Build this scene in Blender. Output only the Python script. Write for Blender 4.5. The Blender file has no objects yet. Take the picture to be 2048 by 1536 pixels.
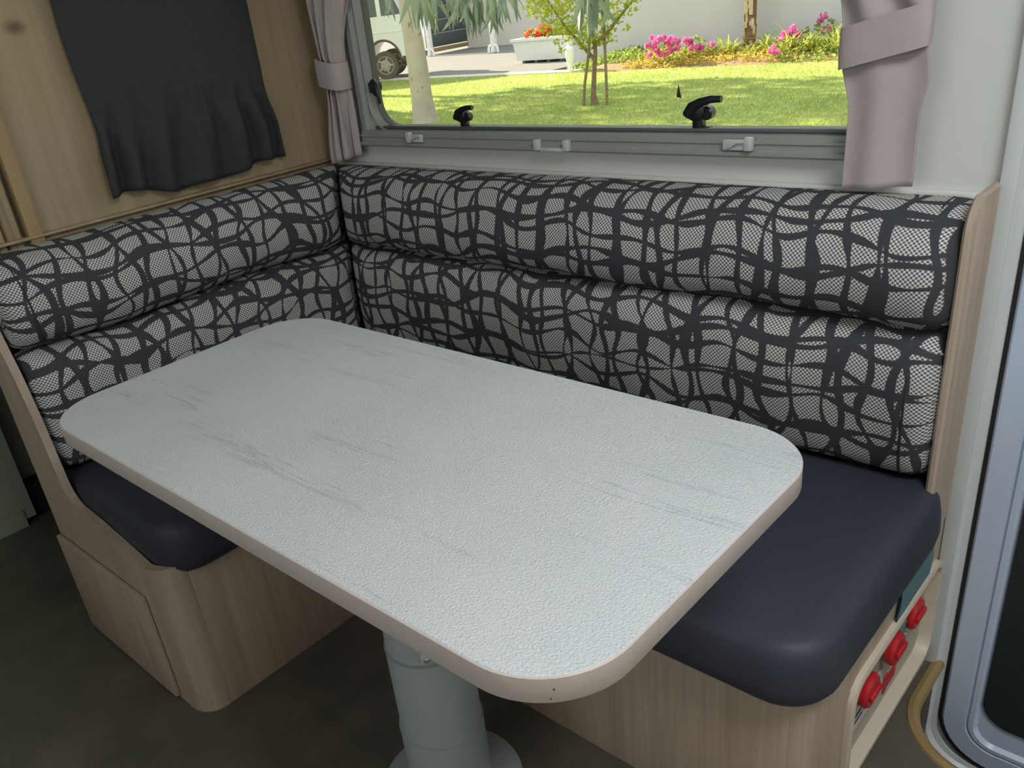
import bpy, bmesh, math, random
from mathutils import Vector, Matrix, Euler
random.seed(7)
R = random.Random(11)
SC = bpy.context.scene
COL = SC.collection
PI = math.pi

# ------------------------------------------------------------------ camera
def set_camera():
    cx, cy, cz = 1.76706, -1.38520, 1.19860
    yaw, pitch, roll = 0.798264, 0.467887, -0.127197
    f_px, ppx, ppy = 1688.468, -62.283, 84.120
    f = Vector((-math.sin(yaw)*math.cos(pitch), math.cos(yaw)*math.cos(pitch), -math.sin(pitch)))
    r0 = Vector((math.cos(yaw), math.sin(yaw), 0)); u0 = r0.cross(f)
    r = math.cos(roll)*r0 + math.sin(roll)*u0
    u = -math.sin(roll)*r0 + math.cos(roll)*u0
    cam = bpy.data.cameras.new('camera'); o = bpy.data.objects.new('camera', cam); COL.objects.link(o)
    m = Matrix.Identity(4)
    for i in range(3):
        m[i][0], m[i][1], m[i][2] = r[i], u[i], -f[i]
    m[0][3], m[1][3], m[2][3] = cx, cy, cz
    o.matrix_world = m
    cam.sensor_fit = 'HORIZONTAL'; cam.sensor_width = 36.0
    cam.lens = f_px*36.0/2048.0
    cam.shift_x = -ppx/2048.0; cam.shift_y = ppy/2048.0
    cam.clip_start = 0.02; cam.clip_end = 500
    SC.camera = o
set_camera()

# ------------------------------------------------------------------ light
EXPOSURE = 0.0
SKY = (0.86, 0.93, 1.0); SKY_STRENGTH = 1.5
SUN_STRENGTH = 15.0
SUN_FROM = Vector((-1.0, 0.16, 0.50))
SC.view_settings.view_transform = 'Standard'
SC.view_settings.look = 'None'
SC.view_settings.gamma = 1.0
SC.view_settings.use_curve_mapping = False
SC.view_settings.exposure = EXPOSURE
w = bpy.data.worlds.new('sky'); SC.world = w; w.use_nodes = True
bg = w.node_tree.nodes['Background']
bg.inputs[0].default_value = (*SKY, 1); bg.inputs[1].default_value = SKY_STRENGTH

def lamp(name, kind, energy, color, **kw):
    l = bpy.data.lights.new(name, kind); l.energy = energy; l.color = color
    o = bpy.data.objects.new(name, l); COL.objects.link(o)
    for k, v in kw.items():
        if k in ('location', 'rotation_euler'): setattr(o, k, v)
        else: setattr(l, k, v)
    return o
s = lamp('sun', 'SUN', SUN_STRENGTH, (1.0, 0.90, 0.70), angle=math.radians(0.6))
s.rotation_euler = SUN_FROM.to_track_quat('Z', 'Y').to_euler()
# daylight entering by the kitchen window opposite and the two roof hatches
lamp('daylight_kitchen_window', 'AREA', 3, (0.93, 0.97, 1.0), shape='RECTANGLE', size=1.3, size_y=0.55,
     location=(1.0, -2.27, 1.30), rotation_euler=(math.radians(90), 0, 0))
lamp('daylight_roof_hatch', 'AREA', 19, (0.90, 0.95, 1.0), shape='RECTANGLE', size=0.6, size_y=0.6,
     location=(2.15, -0.95, 1.94), rotation_euler=(0, 0, 0))

# ------------------------------------------------------------------ material helpers
class NT:
    def __init__(self, name):
        self.m = bpy.data.materials.new(name); self.m.use_nodes = True
        self.t = self.m.node_tree; self.n = self.t.nodes; self.p = self.n['Principled BSDF']
        self.out = self.n['Material Output']
    def link(self, a, b): self.t.links.new(a, b)
    def add(self, typ, **kw):
        n = self.n.new(typ)
        for k, v in kw.items(): setattr(n, k, v)
        return n
    def math(self, op, a, b=None, c=None, clamp=False):
        n = self.add('ShaderNodeMath', operation=op, use_clamp=clamp)
        for i, v in enumerate((a, b, c)):
            if v is None: continue
            if isinstance(v, (int, float)): n.inputs[i].default_value = v
            else: self.link(v, n.inputs[i])
        return n.outputs[0]
    def coord(self, kind='Object', scale=(1, 1, 1), rot=(0, 0, 0)):
        tc = self.add('ShaderNodeTexCoord'); mp = self.add('ShaderNodeMapping')
        mp.inputs['Scale'].default_value = scale; mp.inputs['Rotation'].default_value = rot
        self.link(tc.outputs[kind], mp.inputs['Vector']); return mp.outputs[0]
    def noise(self, vec, scale=5, detail=2, rough=0.5):
        n = self.add('ShaderNodeTexNoise'); n.inputs['Scale'].default_value = scale
        n.inputs['Detail'].default_value = detail; n.inputs['Roughness'].default_value = rough
        if vec is not None: self.link(vec, n.inputs['Vector'])
        return n.outputs[0]
    def ramp(self, fac, stops):
        n = self.add('ShaderNodeValToRGB'); e = n.color_ramp.elements
        while len(e) < len(stops): e.new(0.5)
        for el, (p, c) in zip(e, stops): el.position = p; el.color = (*c, 1)
        self.link(fac, n.inputs[0]); return n.outputs[0]
    def mix(self, fac, a, b):
        n = self.add('ShaderNodeMix', data_type='RGBA')
        for i, v in ((0, fac), (6, a), (7, b)):
            if isinstance(v, (int, float)): n.inputs[i].default_value = v
            elif isinstance(v, tuple): n.inputs[i].default_value = (*v, 1)
            else: self.link(v, n.inputs[i])
        return n.outputs[2]
    def bump(self, h, strength=0.3, dist=0.01):
        n = self.add('ShaderNodeBump'); n.inputs['Strength'].default_value = strength
        n.inputs['Distance'].default_value = dist; self.link(h, n.inputs['Height'])
        self.link(n.outputs[0], self.p.inputs['Normal'])
    def base(self, c):
        if isinstance(c, tuple): self.p.inputs['Base Color'].default_value = (*c, 1)
        else: self.link(c, self.p.inputs['Base Color'])
    def set(self, rough=None, metal=None, spec=None, sheen=None):
        if rough is not None: self.p.inputs['Roughness'].default_value = rough
        if metal is not None: self.p.inputs['Metallic'].default_value = metal
        if spec is not None: self.p.inputs['Specular IOR Level'].default_value = spec
        if sheen is not None: self.p.inputs['Sheen Weight'].default_value = sheen
def S(r, g, b):  # sRGB 0-255 -> linear
    return tuple((c/255/12.92 if c/255 <= 0.04045 else ((c/255+0.055)/1.055)**2.4) for c in (r, g, b))
def plain(name, c, rough=0.5, var=0.06, scale=20, metal=0.0, spec=0.5, bump=0.0, bscale=200):
    k = NT(name); v = k.coord(); n = k.noise(v, scale, 3)
    lo = tuple(x*(1-var) for x in c); hi = tuple(min(1, x*(1+var)) for x in c)
    k.base(k.ramp(n, [(0.3, lo), (0.7, hi)])); k.set(rough, metal, spec)
    if bump: k.bump(k.noise(v, bscale, 2), bump, 0.002)
    return k.m
def wood(name, a, b, rough=0.5, scl=(28, 28, 1.6), knots=False):
    k = NT(name); v = k.coord('Object', scl)
    n1 = k.noise(v, 1.0, 4, 0.6); v2 = k.coord('Object', (scl[0]*5, scl[1]*5, scl[2]*2.2)); n2 = k.noise(v2, 1.0, 2, 0.5)
    f = k.math('ADD', k.math('MULTIPLY', n1, 0.7), k.math('MULTIPLY', n2, 0.3))
    c = k.ramp(f, [(0.35, a), (0.65, b)])
    if knots:
        tc = k.add('ShaderNodeTexCoord'); mp = k.add('ShaderNodeMapping'); mp.inputs['Location'].default_value = (0, 0.691*38, -1.245*60); mp.inputs['Scale'].default_value = (0, 38, 60)
        k.link(tc.outputs['Object'], mp.inputs['Vector']); ln = k.add('ShaderNodeVectorMath', operation='LENGTH'); k.link(mp.outputs[0], ln.inputs[0])
        ring_ = k.math('MULTIPLY', k.math('SUBTRACT', 1.0, ln.outputs['Value'], clamp=True), 1.4, clamp=True)
        c = k.mix(k.math('MULTIPLY', ring_, 0.75), c, S(92, 64, 38))
    k.base(c); k.set(rough)
    k.bump(n2, 0.06, 0.001); return k.m

M = {}
M['oak'] = wood('oak_laminate', S(166, 145, 126), S(190, 170, 152), 0.48)
M['oak_panel'] = wood('oak_partition', S(150, 131, 100), S(174, 154, 124), 0.5, (14, 14, 0.9), True)
M['oak_dark'] = wood('oak_trim', S(150, 122, 84), S(176, 148, 108), 0.45)
M['wall'] = plain('white_wall', S(212, 213, 204), 0.5, 0.02, 4)
M['ceiling'] = plain('ceiling_white', S(228, 228, 224), 0.6, 0.02, 4)
M['floor'] = plain('vinyl_floor', S(88, 83, 71), 0.55, 0.22, 9, bump=0.1, bscale=120)
M['step'] = plain('step_brown', S(84, 70, 52), 0.5, 0.15, 12)
M['tan'] = plain('tan_trim', S(150, 124, 82), 0.45, 0.06, 15)
M['alu'] = plain('window_grey', S(150, 153, 146), 0.38, 0.03, 6)
M['alu_dark'] = plain('window_groove', S(84, 88, 84), 0.45, 0.04, 6)
M['rubber'] = plain('black_rubber', S(30, 32, 32), 0.5, 0.08, 30)
M['gasket'] = plain('grey_gasket', S(92, 96, 86), 0.5, 0.06, 20)
M['latch'] = plain('black_plastic', S(24, 26, 26), 0.35, 0.06, 30)
M['clip'] = plain('clip_silver', S(196, 200, 196), 0.3, 0.03, 30)
M['leg'] = plain('grey_enamel', S(160, 168, 170), 0.35, 0.015, 6)
M['edge'] = plain('edge_band', S(198, 184, 174), 0.45, 0.03, 90)
M['vinyl'] = plain('navy_vinyl', S(54, 57, 66), 0.55, 0.06, 5, spec=0.4, bump=0.12, bscale=420)
M['curtain_dark'] = plain('black_curtain', S(46, 49, 50), 0.7, 0.08, 50, spec=0.4)
M['curtain'] = plain('mauve_curtain', S(182, 168, 164), 0.8, 0.03, 40, spec=0.2, bump=0.1, bscale=900)
M['door'] = plain('door_white', S(194, 205, 222), 0.3, 0.015, 5)
M['frame_white'] = plain('door_frame_white', S(206, 210, 208), 0.4, 0.015, 5)
M['screen'] = plain('dark_flyscreen', S(40, 46, 48), 0.4, 0.08, 60)
M['red'] = plain('red_plastic', S(190, 34, 40), 0.35, 0.05, 40)
M['label'] = plain('label_white', S(206, 206, 200), 0.5, 0.02, 40)
M['ink'] = plain('label_ink', S(60, 60, 62), 0.6, 0.05, 40)
M['teal'] = plain('teal_cloth', S(92, 124, 128), 0.7, 0.08, 60)
M['niche'] = plain('niche_panel', S(176, 164, 150), 0.5, 0.03, 20)
M['far_panel'] = plain('pale_green_panel', S(150, 158, 140), 0.6, 0.05, 8)  # pale greenish grey, the panels' own colour
M['dark_gap'] = plain('gap_shade', S(26, 26, 24), 0.7, 0.08, 20)  # near-black standing in for the shade inside the passage gap
M['steel'] = plain('steel', S(200, 204, 204), 0.2, 0.03, 50, metal=0.9)
M['leafbit'] = plain('dead_leaf', S(66, 46, 34), 0.7, 0.1, 200)

def fabric():
    k = NT('woven_fabric'); tc = k.add('ShaderNodeTexCoord'); sp = k.add('ShaderNodeSeparateXYZ')
    k.link(tc.outputs['UV'], sp.inputs[0]); U, V = sp.outputs[0], sp.outputs[1]
    uv = tc.outputs['UV']
    def nz(off, scale):
        mp = k.add('ShaderNodeMapping'); mp.inputs['Location'].default_value = (off, off*1.7, off*0.3)
        k.link(uv, mp.inputs['Vector']); return k.math('SUBTRACT', k.noise(mp.outputs[0], scale, 1), 0.5)
    n1, n2, n3, n4, nw = nz(0, 7), nz(3.1, 6), nz(7.7, 7), nz(11.3, 6), nz(17.9, 14)
    def fam(P, Q, pitch, amp, freq, ph, n, namp, slope, w0, w1, off):
        a = k.math('ADD', P, k.math('MULTIPLY', Q, slope))
        a = k.math('ADD', a, k.math('MULTIPLY', k.math('SINE', k.math('MULTIPLY_ADD', Q, freq, ph)), amp))
        a = k.math('ADD', a, k.math('MULTIPLY', n, namp))
        a = k.math('MULTIPLY_ADD', a, 1.0/pitch, off)
        d = k.math('ABSOLUTE', k.math('SUBTRACT', k.math('FRACT', a), 0.5))
        wd = k.math('MULTIPLY_ADD', nw, w1/pitch, w0/pitch)
        return k.math('SUBTRACT', wd, d)          # > 0 inside the line
    fs = [fam(U, V, 0.058, 0.007, 44, 0.3, n1, 0.045, 0.10, 0.0062, 0.017, 0.1),
          fam(U, V, 0.090, 0.012, 30, 1.9, n2, 0.055, -0.12, 0.0075, 0.019, 0.45),
          fam(V, U, 0.050, 0.008, 36, 0.9, n3, 0.045, 0.05, 0.0054, 0.015, 0.2),
          fam(V, U, 0.079, 0.013, 24, 2.6, n4, 0.055, -0.06, 0.0064, 0.017, 0.7)]
    m = fs[0]
    for f in fs[1:]: m = k.math('MAXIMUM', m, f)
    mask = k.math('MULTIPLY', m, 60.0, clamp=True)
    pk = PI/0.0034
    a = k.math('SINE', k.math('MULTIPLY', U, pk)); b = k.math('SINE', k.math('MULTIPLY', V, pk))
    wv = k.math('MULTIPLY_ADD', k.math('MULTIPLY', a, b), 1.6, 0.55, clamp=True)
    light = k.mix(wv, S(84, 84, 80), S(212, 212, 206))
    k.base(k.mix(mask, light, S(64, 66, 68))); k.set(0.85, spec=0.2)
    k.bump(k.math('SUBTRACT', wv, mask), 0.15, 0.001)
    return k.m
M['fabric'] = fabric()

def tabletop_mat():
    k = NT('table_laminate'); v = k.coord('Object')
    st = k.coord('Object', (1.6, 34, 1), (0, 0, math.radians(-14)))
    n = k.noise(st, 1.0, 5, 0.62); fine = k.noise(v, 330, 3, 0.6); big = k.noise(v, 5, 2)
    vein = k.math('MULTIPLY', k.math('SUBTRACT', 0.022, k.math('ABSOLUTE', k.math('SUBTRACT', n, 0.40))), 40, clamp=True)
    spot = k.noise(k.coord('Object', (5, 16, 1), (0, 0, math.radians(-14))), 1.0, 2)
    vein = k.math('MULTIPLY', vein, k.math('MULTIPLY', k.math('SUBTRACT', spot, 0.48), 6.0, clamp=True))
    vein = k.math('MULTIPLY', vein, k.math('MULTIPLY_ADD', fine, 1.6, -0.25, clamp=True))
    c = k.ramp(big, [(0.3, S(206, 208, 207)), (0.7, S(216, 217, 216))])
    c = k.mix(k.math('MULTIPLY', fine, 0.35), c, S(180, 182, 180))
    k.base(k.mix(k.math('MULTIPLY', vein, 0.75), c, S(112, 118, 124))); k.set(0.42)
    k.bump(fine, 1.0, 0.0026); return k.m
M['table'] = tabletop_mat()

def glass_mat():
    k = NT('window_glass'); tr = k.add('ShaderNodeBsdfTransparent'); gl = k.add('ShaderNodeBsdfGlossy')
    gl.inputs['Roughness'].default_value = 0.02; fr = k.add('ShaderNodeFresnel'); fr.inputs[0].default_value = 1.25
    mx = k.add('ShaderNodeMixShader'); k.link(fr.outputs[0], mx.inputs[0]); k.link(tr.outputs[0], mx.inputs[1]); k.link(gl.outputs[0], mx.inputs[2])
    tr.inputs[0].default_value = (0.97, 0.98, 0.95, 1)
    k.link(mx.outputs[0], k.out.inputs[0]); return k.m
M['glass'] = glass_mat()

# ------------------------------------------------------------------ mesh helpers
class MB:
    def __init__(self): self.v = []; self.f = []; self.uv = None
    def quad_grid(self, P, nu, nv, closed_u=False, closed_v=False, uvf=None):
        o = len(self.v)
        for i in range(nu):
            for j in range(nv): self.v.append(tuple(P(i, j)))
        for i in range(nu if closed_u else nu-1):
            for j in range(nv if closed_v else nv-1):
                i2, j2 = (i+1) % nu, (j+1) % nv
                self.f.append((o+i*nv+j, o+i2*nv+j, o+i2*nv+j2, o+i*nv+j2))
        return o
    def face(self, ids): self.f.append(tuple(ids))
    def box(self, x0, x1, y0, y1, z0, z1, bev=0.0, seg=2):
        bm = bmesh.new(); bmesh.ops.create_cube(bm, size=1)
        for v in bm.verts:
            v.co = ((x0+x1)/2+v.co.x*(x1-x0), (y0+y1)/2+v.co.y*(y1-y0), (z0+z1)/2+v.co.z*(z1-z0))
        if bev: bmesh.ops.bevel(bm, geom=bm.edges[:], offset=bev, segments=seg, affect='EDGES', profile=0.5)
        return self.add_bm(bm)
    def add_bm(self, bm, mtx=None):
        o = len(self.v); bm.verts.index_update()
        for v in bm.verts: self.v.append(tuple(mtx @ v.co if mtx else v.co))
        for f in bm.faces: self.f.append(tuple(o+v.index for v in f.verts))
        bm.free(); return self
    def obox(self, c, ax, size, bev=0.0, seg=2):   # oriented box: centre, 3x3 axes matrix, sizes
        bm = bmesh.new(); bmesh.ops.create_cube(bm, size=1)
        for v in bm.verts: v.co = Vector((v.co.x*size[0], v.co.y*size[1], v.co.z*size[2]))
        if bev: bmesh.ops.bevel(bm, geom=bm.edges[:], offset=bev, segments=seg, affect='EDGES', profile=0.5)
        return self.add_bm(bm, Matrix.Translation(c) @ ax.to_4x4())
    def tube(self, pts, rad, n=10, cap=True, flat=1.0):
        pts = [Vector(p) for p in pts]; k = len(pts)
        rad = [rad]*k if isinstance(rad, (int, float)) else rad
        o = len(self.v); ref = None
        for i, p in enumerate(pts):
            t = (pts[min(i+1, k-1)]-pts[max(i-1, 0)]).normalized()
            if ref is None: ref = Vector((0, 0, 1)) if abs(t.z) < 0.9 else Vector((1, 0, 0))
            a = (ref-t*ref.dot(t)).normalized(); ref = a; b = t.cross(a)
            for j in range(n):
                q = 2*PI*j/n; self.v.append(tuple(p+(a*math.cos(q)+b*math.sin(q)*flat)*rad[i]))
        for i in range(k-1):
            for j in range(n):
                j2 = (j+1) % n; self.f.append((o+i*n+j, o+i*n+j2, o+(i+1)*n+j2, o+(i+1)*n+j))
        if cap:
            self.f.append(tuple(o+j for j in reversed(range(n)))); self.f.append(tuple(o+(k-1)*n+j for j in range(n)))
        return self
    def lathe(self, c, prof, n=32, axis='Z'):       # prof: (r, h) bottom to top
        o = len(self.v); k = len(prof)
        for r, h in prof:
            for j in range(n):
                q = 2*PI*j/n
                p = (r*math.cos(q), r*math.sin(q), h)
                if axis == 'X': p = (h, p[0], p[1])
                if axis == 'Y': p = (p[0], h, p[1])
                self.v.append((c[0]+p[0], c[1]+p[1], c[2]+p[2]))
        for i in range(k-1):
            for j in range(n):
                j2 = (j+1) % n; self.f.append((o+i*n+j, o+i*n+j2, o+(i+1)*n+j2, o+(i+1)*n+j))
        self.f.append(tuple(o+j for j in reversed(range(n)))); self.f.append(tuple(o+(k-1)*n+j for j in range(n)))
        return self
    def prism(self, poly, z0, z1):                  # vertical prism from an xy polygon (CCW)
        o = len(self.v); n = len(poly)
        for z in (z0, z1):
            for p in poly: self.v.append((p[0], p[1], z))
        self.f.append(tuple(o+i for i in reversed(range(n)))); self.f.append(tuple(o+n+i for i in range(n)))
        for i in range(n):
            j = (i+1) % n; self.f.append((o+i, o+j, o+n+j, o+n+i))
        return self
    def layers(self, loops, cap=True):              # closed loops of equal length, bottom to top
        o = len(self.v); n = len(loops[0])
        for L in loops: self.v.extend(tuple(p) for p in L)
        for i in range(len(loops)-1):
            for j in range(n):
                j2 = (j+1) % n; self.f.append((o+i*n+j, o+i*n+j2, o+(i+1)*n+j2, o+(i+1)*n+j))
        if cap:
            self.f.append(tuple(o+j for j in reversed(range(n)))); t = o+(len(loops)-1)*n; self.f.append(tuple(t+j for j in range(n)))
        return self

def rrect(x0, x1, y0, y1, r, seg=8):
    """rounded rectangle, CCW; r = one radius or (x0y0, x1y0, x1y1, x0y1)"""
    if isinstance(r, (int, float)): r = (r,)*4
    pts = []
    for (cx, cy, sx, sy, a0), rr in zip(((x0, y0, 1, 1, PI), (x1, y0, -1, 1, 1.5*PI), (x1, y1, -1, -1, 0), (x0, y1, 1, -1, 0.5*PI)), r):
        rr = max(rr, 1e-4)
        for k in range(seg+1):
            a = a0+k/seg*PI/2; pts.append((cx+sx*rr+rr*math.cos(a), cy+sy*rr+rr*math.sin(a)))
    return pts

def link(o, parent=None):
    COL.objects.link(o)
    if parent is not None:
        o.parent = parent; o.matrix_parent_inverse = Matrix.Translation(-parent.location)
    return o
def build(name, mb, mat, parent=None, smooth=True, ang=0.7, uv=None, kind=None):
    me = bpy.data.meshes.new(name); me.from_pydata(mb.v, [], mb.f)
    if uv is not None:
        L = me.uv_layers.new(name='UVMap')
        for i, l in enumerate(me.loops): L.data[i].uv = uv[l.vertex_index]
    bm = bmesh.new(); bm.from_mesh(me); bmesh.ops.recalc_face_normals(bm, faces=bm.faces[:])
    if smooth:
        for f in bm.faces: f.smooth = True
        for e in bm.edges:
            if len(e.link_faces) == 2 and e.calc_face_angle(0) > ang: e.smooth = False
    bm.to_mesh(me); bm.free()
    me.materials.append(M[mat] if isinstance(mat, str) else mat)
    o = bpy.data.objects.new(name, me); link(o, parent)
    if kind: o['kind'] = kind
    return o
def tag(o, label, cat, group=None, kind=None):
    o['label'] = label; o['category'] = cat
    if group: o['group'] = group
    if kind: o['kind'] = kind
    return o
def thing(name, loc, label, cat, group=None, kind=None):
    o = bpy.data.objects.new(name, None); o.location = loc; o.empty_display_size = 0.1; COL.objects.link(o)
    return tag(o, label, cat, group, kind)
def struct(name, loc=(0, 0, 0)):
    o = bpy.data.objects.new(name, None); o.location = loc; o.empty_display_size = 0.1; COL.objects.link(o); o['kind'] = 'structure'
    return o
def bx(name, mat, b, bev=0.0, parent=None, kind=None):
    return build(name, MB().box(*b, bev=bev), mat, parent, kind=kind)

XP = -0.04                                      # face of the wooden partition
GZ = -0.65                                      # ground outside
# ------------------------------------------------------------------ room shell
def shell():
    st = 'structure'
    # floor with the step-well cut out beside the entry door
    cx, cy, r = 1.487, -0.25, 0.13
    cut = [(cx+r-r*math.cos(a), cy+r-r*math.sin(a)) for a in [k/10*PI/2 for k in range(11)]]   # from (cx, cy+r) to (cx+r, cy)
    poly = [(-2.2, 0.0), (-2.2, -2.32), (3.2, -2.32), (3.2, 0.0), (2.15, 0.0), (2.15, cy)] + cut[::-1] + [(cx, 0.0)]
    build('floor', MB().prism(poly, -0.03, 0.0), 'floor', kind=st)
    edge = [(cx, 0.0)] + cut + [(2.15, cy)]
    build('trim_1', MB().tube([(x, y, -0.004) for x, y in edge], 0.012, 8), 'tan', kind=st)
    m = MB(); n = len(edge)
    m.quad_grid(lambda i, j: (edge[i][0], edge[i][1], (-0.02, -0.27)[j]), n, 2); build('wall_step', m, 'step', kind=st)
    bx('floor_step', 'step', (1.44, 2.2, -0.3, 0.03, -0.30, -0.27), kind=st)
    # window wall
    m = MB()
    m.box(-2.2, 0.088, 0, 0.05, -0.03, 1.95); m.box(1.312, 1.475, 0, 0.05, -0.03, 1.95)
    m.box(0.088, 1.312, 0, 0.05, -0.03, 0.92); m.box(0.088, 1.312, 0, 0.05, 1.57, 1.95)
    m.box(1.475, 2.15, 0, 0.05, 1.78, 1.95); m.box(2.15, 3.2, 0, 0.05, -0.03, 1.95)
    m.box(1.455, 2.18, 0.04, 0.05, -0.34, 1.8)
    build('wall_back', m, 'wall', smooth=False, kind=st)
    bx('trim_2', 'wall', (XP, 1.46, -0.014, 0.0, 0.848, 0.866), 0.003, kind=st)
    # partition with its end trim
    bx('wall_left', 'oak_panel', (XP-0.03, XP, -0.775, 0.0, 0.0, 1.95), kind=st)
    bx('trim_3', 'oak_dark', (XP-0.03, XP+0.012, -0.797, -0.769, 0.0, 1.95), 0.003, kind=st)
    bx('trim_4', 'oak_panel', (XP-0.005, XP+0.016, -0.94, -0.03, 0.874, 0.880), 0.002, kind=st)
    # far side of the doorway beyond the partition
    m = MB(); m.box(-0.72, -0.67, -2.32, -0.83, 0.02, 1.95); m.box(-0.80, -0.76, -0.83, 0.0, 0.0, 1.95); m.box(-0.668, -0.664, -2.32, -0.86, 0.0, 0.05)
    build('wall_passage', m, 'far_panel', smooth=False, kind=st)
    bx('wall_passage_gap_shade', 'dark_gap', (-0.755, -0.70, -0.828, -0.72, 0.0, 0.10), kind=st)  # black box filling the gap, its colour painted as deep shade
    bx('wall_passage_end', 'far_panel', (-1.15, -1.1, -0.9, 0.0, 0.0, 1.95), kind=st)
    # rest of the van around the camera
    m = MB(); m.box(-2.2, 0.35, -2.37, -2.32, -0.03, 1.95); m.box(1.65, 3.2, -2.37, -2.32, -0.03, 1.95)
    m.box(0.35, 1.65, -2.37, -2.32, -0.03, 1.02); m.box(0.35, 1.65, -2.37, -2.32, 1.58, 1.95)
    build('wall_kitchen', m, 'wall', smooth=False, kind=st)
    bx('wall_right', 'wall', (3.2, 3.25, -2.37, 0.05, -0.03, 1.95), kind=st)
    m = MB(); m.box(-2.2, 1.85, -2.37, 0.05, 1.95, 2.0); m.box(2.45, 3.25, -2.37, 0.05, 1.95, 2.0)
    m.box(1.85, 2.45, -2.37, -1.25, 1.95, 2.0); m.box(1.85, 2.45, -0.65, 0.05, 1.95, 2.0)
    build('ceiling', m, 'ceiling', smooth=False, kind=st)
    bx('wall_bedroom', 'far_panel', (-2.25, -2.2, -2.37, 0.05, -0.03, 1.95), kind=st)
shell()

def folding_door():
    t = thing('folding_door', (XP-0.04, -0.86, 0), 'oak concertina folding door pleated beside the partition edge', 'door')
    y = -0.803
    for k in range(7):
        m = MB(); a = 0.35 if k % 2 else -0.35
        m.obox(Vector((XP-0.010, y-0.008, 0.97)), Euler((0, 0, a)).to_matrix(), (0.020, 0.0145, 1.92), 0.004)
        build('slat', m, 'oak_panel', t); y -= 0.0165
folding_door()

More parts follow.
